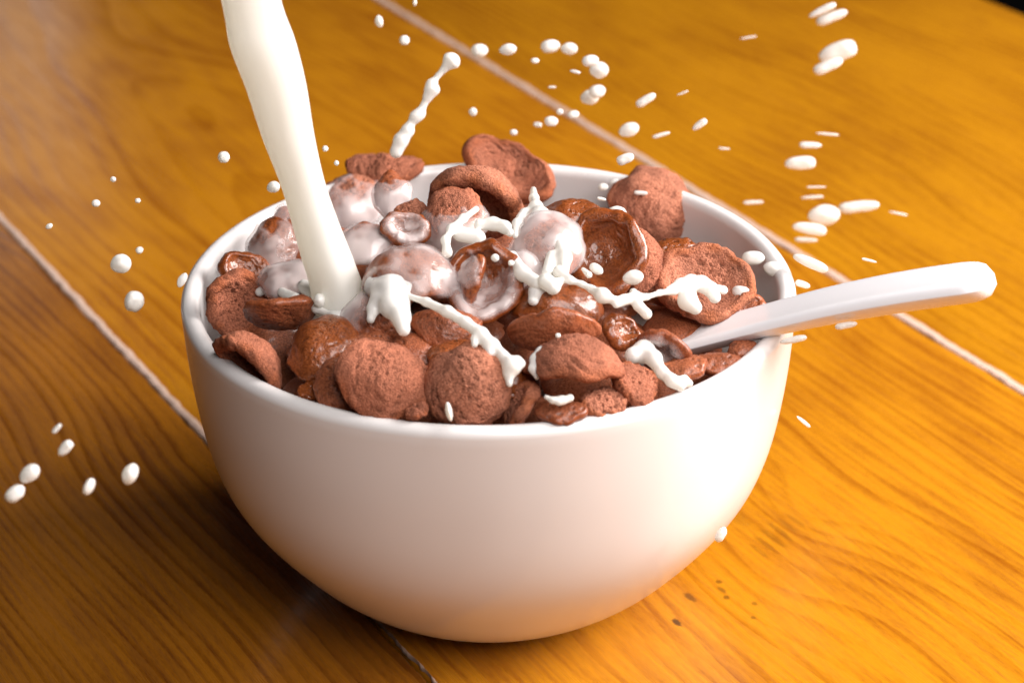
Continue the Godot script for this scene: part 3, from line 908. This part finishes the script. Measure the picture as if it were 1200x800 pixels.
	milk_body("milk_swirl", "milky swirl pooling at the left foot of the stream", 0.00041, 0.00165, [
		[Vector4(-0.05456, 0.08953, 0.01380, 0.00112), Vector4(-0.05165, 0.09147, 0.01326, 0.00112), Vector4(-0.04736, 0.09377, 0.01490, 0.00111)],
		[Vector4(-0.04873, 0.09218, 0.01939, 0.00111), Vector4(-0.04550, 0.09197, 0.02269, 0.00147)],
		[Vector4(-0.04356, 0.09298, 0.01802, 0.00166), Vector4(-0.04030, 0.09163, 0.01993, 0.00258), Vector4(-0.03528, 0.09188, 0.02377, 0.00330), Vector4(-0.03031, 0.09326, 0.02673, 0.00255)],
		[Vector4(-0.04219, 0.09373, 0.02636, 0.00073), Vector4(-0.03971, 0.09358, 0.03145, 0.00090), Vector4(-0.03533, 0.09386, 0.03606, 0.00099), Vector4(-0.03098, 0.09519, 0.03626, 0.00089), Vector4(-0.02793, 0.09685, 0.03315, 0.00072)],
		[Vector4(-0.03509, 0.09065, 0.02842, 0.00291), Vector4(-0.03907, 0.08995, 0.02864, 0.00219)]])
	milk_body("milk_chain", "beaded chain of milk flung up from the back left of the bowl", 0.00034, 0.00090, [
		[Vector4(-0.02347, 0.10031, -0.04513, 0.00163), Vector4(-0.02209, 0.10312, -0.04635, 0.00183), Vector4(-0.02027, 0.10551, -0.04740, 0.00162), Vector4(-0.01936, 0.10712, -0.04809, 0.00091), Vector4(-0.01823, 0.10851, -0.04869, 0.00152), Vector4(-0.01711, 0.10930, -0.04904, 0.00142), Vector4(-0.01619, 0.11112, -0.04978, 0.00071), Vector4(-0.01482, 0.11353, -0.05077, 0.00122), Vector4(-0.01391, 0.11515, -0.05142, 0.00193), Vector4(-0.01388, 0.11637, -0.05189, 0.00122), Vector4(-0.01208, 0.11838, -0.05270, 0.00061), Vector4(-0.01073, 0.11978, -0.05326, 0.00081), Vector4(-0.00893, 0.12159, -0.05397, 0.00243)]])
	milk_body("milk_blob", "white milk blob on the top of the milky dome right of the stream", 0.00030, 0.00075, [
		[Vector4(-0.03195, 0.08451, -0.06540, 0.00106), Vector4(-0.03154, 0.08453, -0.06072, 0.00126), Vector4(-0.03232, 0.08418, -0.05702, 0.00084)]])


var drop_shapes := []


func droplet(label: String, at: Vector3, turn: Vector3, half_length: float, half_width: float, kind: int, flat := 1.0) -> void:
	if drop_shapes.is_empty():
		for k in 4:
			var rings := []
			for i in 19:
				var x := -cos(PI * clampf(i / 18.0, 0.001, 0.999))
				var full := pow(1.0 - pow(absf(x), 2.0 if k < 2 else 3.2), 0.5 if k < 2 else 0.42)
				var ring := PackedVector3Array()
				for j in 28:
					var b := TAU * j / 28.0
					var f := 1.0 + 0.07 * noise.get_noise_3d(x * 0.8 + k * 9.0, cos(b) * 0.8, sin(b) * 0.8)
					var r := full * f * (1.0 + (0.08 if k < 2 else 0.16) * (k % 2 * 2 - 1) * x)
					ring.append(Vector3(x, r * cos(b), r * sin(b)))
				rings.append(ring)
			drop_shapes.append(skinned(rings))
	var o := solid("milk_droplet", drop_shapes[kind % 2 + (2 if half_length > 1.7 * half_width else 0)], mats.milk)
	o.position = at
	o.rotation = turn
	o.scale = Vector3(half_length, half_width, half_width * flat)
	tag(o, label, "droplet", "milk droplets flying round the bowl")


func build_droplets() -> void:
	droplet("round milk droplet alone in the air left of the stream", Vector3(-0.06580, 0.10724, -0.02694), Vector3(-0.399, -0.012, -0.011), 0.00149, 0.00149, 0)
	droplet("milk droplet touching the left edge of the stream above the rim", Vector3(-0.05292, 0.10314, -0.01722), Vector3(-0.385, 0.025, 0.323), 0.00169, 0.00137, 1)
	droplet("tiny droplet right of the stream above the brown tube", Vector3(-0.04060, 0.10769, -0.03039), Vector3(-0.395, -0.012, -0.010), 0.00077, 0.00077, 2)
	droplet("tiniest droplet just above the left end of the brown tube", Vector3(-0.03672, 0.11119, -0.01268), Vector3(-0.401, -0.012, -0.011), 0.00062, 0.00062, 3)
	droplet("small droplet in the upper left, largest of the three over the pale board", Vector3(-0.09616, 0.10163, -0.01240), Vector3(-0.419, -0.012, -0.011), 0.00105, 0.00094, 0)
	droplet("speck of milk above the upper left small droplet", Vector3(-0.09118, 0.10845, -0.01117), Vector3(-0.408, -0.012, -0.011), 0.00071, 0.00067, 1)
	droplet("speck of milk right of the upper left small droplet", Vector3(-0.08674, 0.09985, -0.01760), Vector3(-0.418, -0.012, -0.011), 0.00072, 0.00063, 2)
	droplet("small droplet at the left end beside the pale board seam", Vector3(-0.10577, 0.10100, -0.00055), Vector3(-0.348, 0.083, 0.562), 0.00092, 0.00062, 3)
	droplet("small droplet just above the large left droplet", Vector3(-0.08683, 0.08810, -0.01380), Vector3(-0.391, 0.023, 0.324), 0.00098, 0.00089, 0)
	droplet("large round milk droplet left of the bowl, upper of the pair", Vector3(-0.09040, 0.08818, -0.00588), Vector3(-0.394, 0.022, 0.324), 0.00262, 0.00231, 1)
	droplet("large pear shaped milk droplet left of the bowl, lower of the pair", Vector3(-0.08842, 0.07647, -0.00862), Vector3(-0.505, -0.003, -0.276), 0.00244, 0.00276, 2)
	droplet("oval droplet at the top, left of the board seam", Vector3(-0.02828, 0.12358, -0.07993), Vector3(-0.334, 0.014, 0.154), 0.00114, 0.00160, 3)
	droplet("round droplet at the top beside the left end of the seam", Vector3(-0.02150, 0.11918, -0.07716), Vector3(-0.348, -0.013, -0.010), 0.00137, 0.00137, 0)
	droplet("droplet cut by the top edge over the seam", Vector3(-0.01888, 0.12499, -0.09071), Vector3(-0.343, -0.038, -0.175), 0.00056, 0.00093, 1)
	droplet("oval milk droplet over the seam, right of the chain head", Vector3(-0.00150, 0.11050, -0.09207), Vector3(-0.352, -0.013, -0.010), 0.00235, 0.00188, 2)
	droplet("oval droplet one step right of the one over the seam", Vector3(0.00607, 0.11697, -0.07479), Vector3(-0.330, -0.148, 0.193), 0.00239, 0.00150, 3)
	droplet("larger left droplet of the touching pair at top middle", Vector3(0.01799, 0.11157, -0.09171), Vector3(-0.355, 0.006, 0.122), 0.00270, 0.00188, 0)
	droplet("right droplet of the touching pair at top middle", Vector3(0.02309, 0.11131, -0.09016), Vector3(-0.351, -0.013, -0.010), 0.00234, 0.00164, 1)
	droplet("upper droplet of the overlapping pair right of top middle", Vector3(0.02786, 0.11614, -0.06768), Vector3(-0.366, 0.009, 0.155), 0.00226, 0.00158, 2)
	droplet("lower round droplet of the overlapping pair right of top middle", Vector3(0.03073, 0.10927, -0.07879), Vector3(-0.361, -0.012, -0.010), 0.00265, 0.00219, 3)
	droplet("upper half of the double droplet under the overlapping pair", Vector3(0.03035, 0.10287, -0.07944), Vector3(-0.386, 0.015, 0.240), 0.00232, 0.00186, 0)
	droplet("lower half of the double droplet under the overlapping pair", Vector3(0.02858, 0.09876, -0.08560), Vector3(-0.381, 0.006, 0.156), 0.00258, 0.00200, 1)
	droplet("small flat droplet below the touching top pair", Vector3(0.01352, 0.11105, -0.08194), Vector3(-0.357, -0.013, -0.010), 0.00116, 0.00079, 2)
	droplet("thin streak droplet left of the overlapping pair", Vector3(0.02372, 0.11387, -0.06560), Vector3(-0.391, -0.200, -0.166), 0.00147, 0.00045, 3)
	droplet("hair thin droplet above the seam middle", Vector3(0.01790, 0.10618, -0.07458), Vector3(-0.363, -0.171, 0.063), 0.00106, 0.00034, 0)
	droplet("round droplet over the dark board below the seam", Vector3(-0.00357, 0.10026, -0.07239), Vector3(-0.379, -0.012, -0.010), 0.00115, 0.00115, 1)
	droplet("small droplet right above the tall upright cereal shell", Vector3(0.00739, 0.09495, -0.07043), Vector3(-0.388, -0.012, -0.010), 0.00106, 0.00088, 2)
	droplet("small flat droplet left of the one under the seam", Vector3(0.01417, 0.09165, -0.08381), Vector3(-0.405, -0.189, -0.102), 0.00122, 0.00071, 3)
	droplet("oval droplet just under the seam middle", Vector3(0.01743, 0.09933, -0.06712), Vector3(-0.383, -0.012, -0.010), 0.00187, 0.00142, 0)
	droplet("small droplet touching the lower edge of the seam", Vector3(0.01962, 0.10304, -0.06446), Vector3(-0.379, -0.012, -0.010), 0.00095, 0.00082, 1)
	droplet("droplet sitting on the seam, left of the tilted ones", Vector3(0.02358, 0.09909, -0.07237), Vector3(-0.387, 0.005, 0.157), 0.00161, 0.00115, 2)
	droplet("upper of the two slanted streaks at top right", Vector3(0.09707, 0.11038, -0.12133), Vector3(-0.349, -0.123, 0.476), 0.00419, 0.00104, 3)
	droplet("lower and thicker of the two slanted streaks at top right", Vector3(0.10106, 0.10570, -0.12863), Vector3(-0.348, -0.130, 0.392), 0.00472, 0.00148, 0)
	droplet("biggest slanted drop at upper right, upper lobe", Vector3(0.10117, 0.09996, -0.11501), Vector3(-0.360, -0.138, 0.361), 0.00558, 0.00270, 1)
	droplet("biggest slanted drop at upper right, lower lobe", Vector3(0.09714, 0.09950, -0.10532), Vector3(-0.367, -0.136, 0.429), 0.00436, 0.00164, 2)
	droplet("hair thin streak alone between the middle and right drops at top", Vector3(0.07704, 0.09948, -0.12951), Vector3(-0.341, -0.151, 0.193), 0.00237, 0.00032, 3)
	droplet("slanted drop right of the double droplet", Vector3(0.04307, 0.10316, -0.07187), Vector3(-0.350, -0.116, 0.560), 0.00298, 0.00115, 0)
	droplet("thick slanted drop at the upper edge of the seam", Vector3(0.03876, 0.09360, -0.07431), Vector3(-0.361, -0.136, 0.394), 0.00290, 0.00186, 1)
	droplet("slanted drop over the seam just above the bowl rim", Vector3(0.03436, 0.10801, -0.02010), Vector3(-0.372, -0.141, 0.396), 0.00222, 0.00127, 2)
	droplet("steep slanted drop above the back right ball", Vector3(0.05661, 0.10034, -0.06064), Vector3(-0.368, -0.124, 0.649), 0.00226, 0.00091, 3)
	droplet("thin slanted streak right of the thick slanted drop", Vector3(0.04756, 0.09224, -0.07363), Vector3(-0.370, -0.146, 0.312), 0.00244, 0.00056, 0)
	droplet("faint thin streak above the steep slanted drop", Vector3(0.05361, 0.10197, -0.07953), Vector3(-0.355, -0.133, 0.393), 0.00163, 0.00028, 1)
	droplet("faint level streak below and right of the steep drop", Vector3(0.06767, 0.07768, -0.09817), Vector3(-0.396, -0.181, -0.019), 0.00161, 0.00031, 2)
	droplet("thin twin streak above the level drops at right", Vector3(0.09775, 0.07942, -0.10356), Vector3(-0.387, -0.183, -0.035), 0.00325, 0.00037, 3)
	droplet("level drop just above the wide level drop at right", Vector3(0.09253, 0.07742, -0.10033), Vector3(-0.391, -0.178, 0.014), 0.00312, 0.00091, 0)
	droplet("wide level drop alone right of the bowl back", Vector3(0.08885, 0.07483, -0.09352), Vector3(-0.397, -0.170, 0.097), 0.00436, 0.00185, 1)
	droplet("upper hair thin level streak above the right splash group", Vector3(0.09354, 0.06821, -0.09160), Vector3(-0.408, -0.174, 0.064), 0.00276, 0.00027, 2)
	droplet("lower thin level streak above the right splash group", Vector3(0.09548, 0.05656, -0.11071), Vector3(-0.412, -0.171, 0.115), 0.00333, 0.00043, 3)
	droplet("thin level streak over the right part of the rim", Vector3(0.07813, 0.05548, -0.11011), Vector3(-0.414, -0.172, 0.098), 0.00298, 0.00055, 0)
	droplet("round body of the right splash group beside the rim", Vector3(0.09633, 0.05904, -0.09240), Vector3(-0.436, -0.007, 0.075), 0.00464, 0.00291, 1)
	droplet("long right arm of the right splash group", Vector3(0.10785, 0.05741, -0.10159), Vector3(-0.418, -0.170, 0.149), 0.00588, 0.00168, 2)
	droplet("lower left drop of the right splash group", Vector3(0.09079, 0.05954, -0.08217), Vector3(-0.431, -0.186, -0.103), 0.00480, 0.00164, 3)
	droplet("flat streak under the right splash group", Vector3(0.09345, 0.04568, -0.10448), Vector3(-0.432, -0.178, 0.014), 0.00333, 0.00072, 0)
	droplet("thin streak right of the long splash arm", Vector3(0.11783, 0.05871, -0.09353), Vector3(-0.418, -0.191, -0.135), 0.00267, 0.00033, 1)
	droplet("thin faint streak above the spoon handle", Vector3(0.09474, 0.08422, -0.00940), Vector3(-0.441, -0.192, -0.187), 0.00191, 0.00034, 2)
	droplet("slanted pale drop over the seam right of the rim", Vector3(0.07886, 0.08755, -0.00152), Vector3(-0.457, -0.201, -0.337), 0.00460, 0.00125, 3)
	droplet("small drop between the rim and the spoon handle", Vector3(0.07723, 0.08189, -0.00127), Vector3(-0.462, -0.193, -0.272), 0.00189, 0.00084, 0)
	droplet("thin slanted streak under the spoon right of the bowl", Vector3(0.07679, 0.05230, 0.01497), Vector3(-0.528, -0.184, -0.621), 0.00209, 0.00042, 1)
	droplet("left of two drops before the back inner wall", Vector3(0.03080, 0.08576, -0.05381), Vector3(-0.412, -0.012, -0.011), 0.00136, 0.00100, 2)
	droplet("right of two drops before the back inner wall", Vector3(0.03413, 0.08575, -0.05655), Vector3(-0.417, -0.002, 0.125), 0.00146, 0.00100, 3)
	droplet("thin streak under the two inner wall drops", Vector3(0.02811, 0.10059, -0.01261), Vector3(-0.437, -0.188, -0.137), 0.00116, 0.00042, 0)
	droplet("oval drop in front of the left side of the back right ball", Vector3(0.03108, 0.10308, 0.00121), Vector3(-0.428, -0.180, -0.019), 0.00236, 0.00154, 1)
	droplet("short streak in front of the back right ball", Vector3(0.04021, 0.08743, -0.04573), Vector3(-0.418, -0.181, -0.019), 0.00179, 0.00056, 2)
	droplet("oval drop between the deep cup and the shallow disc", Vector3(0.03301, 0.10102, 0.03275), Vector3(-0.461, -0.008, 0.162), 0.00244, 0.00166, 3)
	droplet("slanted drop inside the mouth of the deep cup", Vector3(0.02451, 0.10416, 0.03449), Vector3(-0.441, -0.042, -0.608), 0.00174, 0.00116, 0)
	droplet("drop before the right edge of the shallow disc", Vector3(0.05906, 0.09060, 0.00891), Vector3(-0.449, -0.180, -0.019), 0.00236, 0.00133, 1)
	droplet("upper left drop before the right inner wall", Vector3(0.06586, 0.08522, -0.00982), Vector3(-0.439, -0.176, 0.065), 0.00286, 0.00180, 2)
	droplet("right drop before the right inner wall beside the rim", Vector3(0.07041, 0.08443, -0.00494), Vector3(-0.421, -0.029, -0.265), 0.00263, 0.00179, 3)
	droplet("lower drop before the right inner wall above the spoon", Vector3(0.06007, 0.08983, 0.01896), Vector3(-0.468, -0.186, -0.189), 0.00272, 0.00161, 0)
	droplet("larger upper drop of the pair at the far left bottom", Vector3(-0.09359, 0.09294, 0.10249), Vector3(-0.304, -0.056, 0.747), 0.00242, 0.00155, 1)
	droplet("lower drop of the pair at the far left bottom", Vector3(-0.09641, 0.08988, 0.10500), Vector3(-0.414, 0.043, 0.629), 0.00224, 0.00155, 2)
	droplet("slanted drop above the far left pair", Vector3(-0.08658, 0.09661, 0.09876), Vector3(-0.290, -0.024, 0.841), 0.00191, 0.00104, 3)
	droplet("thin slanted drop topmost of the lower left ones", Vector3(-0.08821, 0.10025, 0.09704), Vector3(-0.291, -0.035, 0.792), 0.00130, 0.00052, 0)
	droplet("rightmost oval drop of the lower left ones", Vector3(-0.07383, 0.09082, 0.09959), Vector3(-0.590, 0.053, -0.480), 0.00157, 0.00218, 1)
	droplet("narrow upright drop between the far left pair and rightmost oval", Vector3(-0.08194, 0.08940, 0.10202), Vector3(-0.601, 0.060, -0.484), 0.00104, 0.00191, 2)
	droplet("white bead on the rim of the C shaped ring, left one", Vector3(0.00149, 0.10711, 0.03399), Vector3(-0.443, -0.012, -0.011), 0.00097, 0.00089, 3)
	droplet("white bead on the rim of the C shaped ring, right one", Vector3(0.00513, 0.10663, 0.03580), Vector3(-0.445, -0.012, -0.011), 0.00073, 0.00069, 0)
	droplet("short white drip before the left of the round dry dome", Vector3(-0.00895, 0.09093, 0.07596), Vector3(-0.505, -0.016, 0.166), 0.00073, 0.00200, 1)
	droplet("tiny white bead before the upturned shell rim", Vector3(0.01492, 0.10042, 0.05984), Vector3(-0.477, -0.011, -0.011), 0.00059, 0.00056, 2)
	droplet("short white drip on the tall upright shell", Vector3(0.00639, 0.08372, -0.07280), Vector3(-0.404, -0.005, 0.074), 0.00070, 0.00186, 3)
	droplet("white bead on the side of the brown tube", Vector3(-0.02973, 0.08490, -0.06790), Vector3(-0.405, -0.012, -0.011), 0.00092, 0.00116, 0)
	droplet("white drop at the left foot of the stream", Vector3(-0.03895, 0.09615, 0.03223), Vector3(-0.462, -0.011, -0.011), 0.00137, 0.00157, 1)
	droplet("milk drop hanging on the lower right of the bowl wall", Vector3(0.05213, 0.04883, 0.06023), Vector3(-0.407, -0.210, 1.113), 0.00195, 0.00117, 2)
	droplet("milk drop stuck to the left end of the rim", Vector3(-0.06988, 0.10223, 0.03287), Vector3(-0.522, 0.018, -0.548), 0.00097, 0.00175, 3, 0.3)
	droplet("short thin milk streak on the front of the bowl", Vector3(-0.01222, 0.05974, 0.05061), Vector3(-0.536, -0.016, 0.079), 0.00051, 0.00176, 0, 0.3)
	droplet("pale milk speck low on the front of the bowl", Vector3(0.01543, 0.04250, 0.06147), Vector3(-0.577, -0.010, -0.012), 0.00078, 0.00068, 1)
	droplet("flat milk drip hanging under the middle of the spoon handle", Vector3(0.08130, 0.09161, 0.04003), Vector3(-0.468, -0.179, 0.239), 0.00253, 0.00078, 2)
	droplet("milk drip under the spoon handle where it crosses the rim", Vector3(0.06942, 0.08805, 0.03992), Vector3(-0.469, -0.180, 0.274), 0.00312, 0.00078, 3)
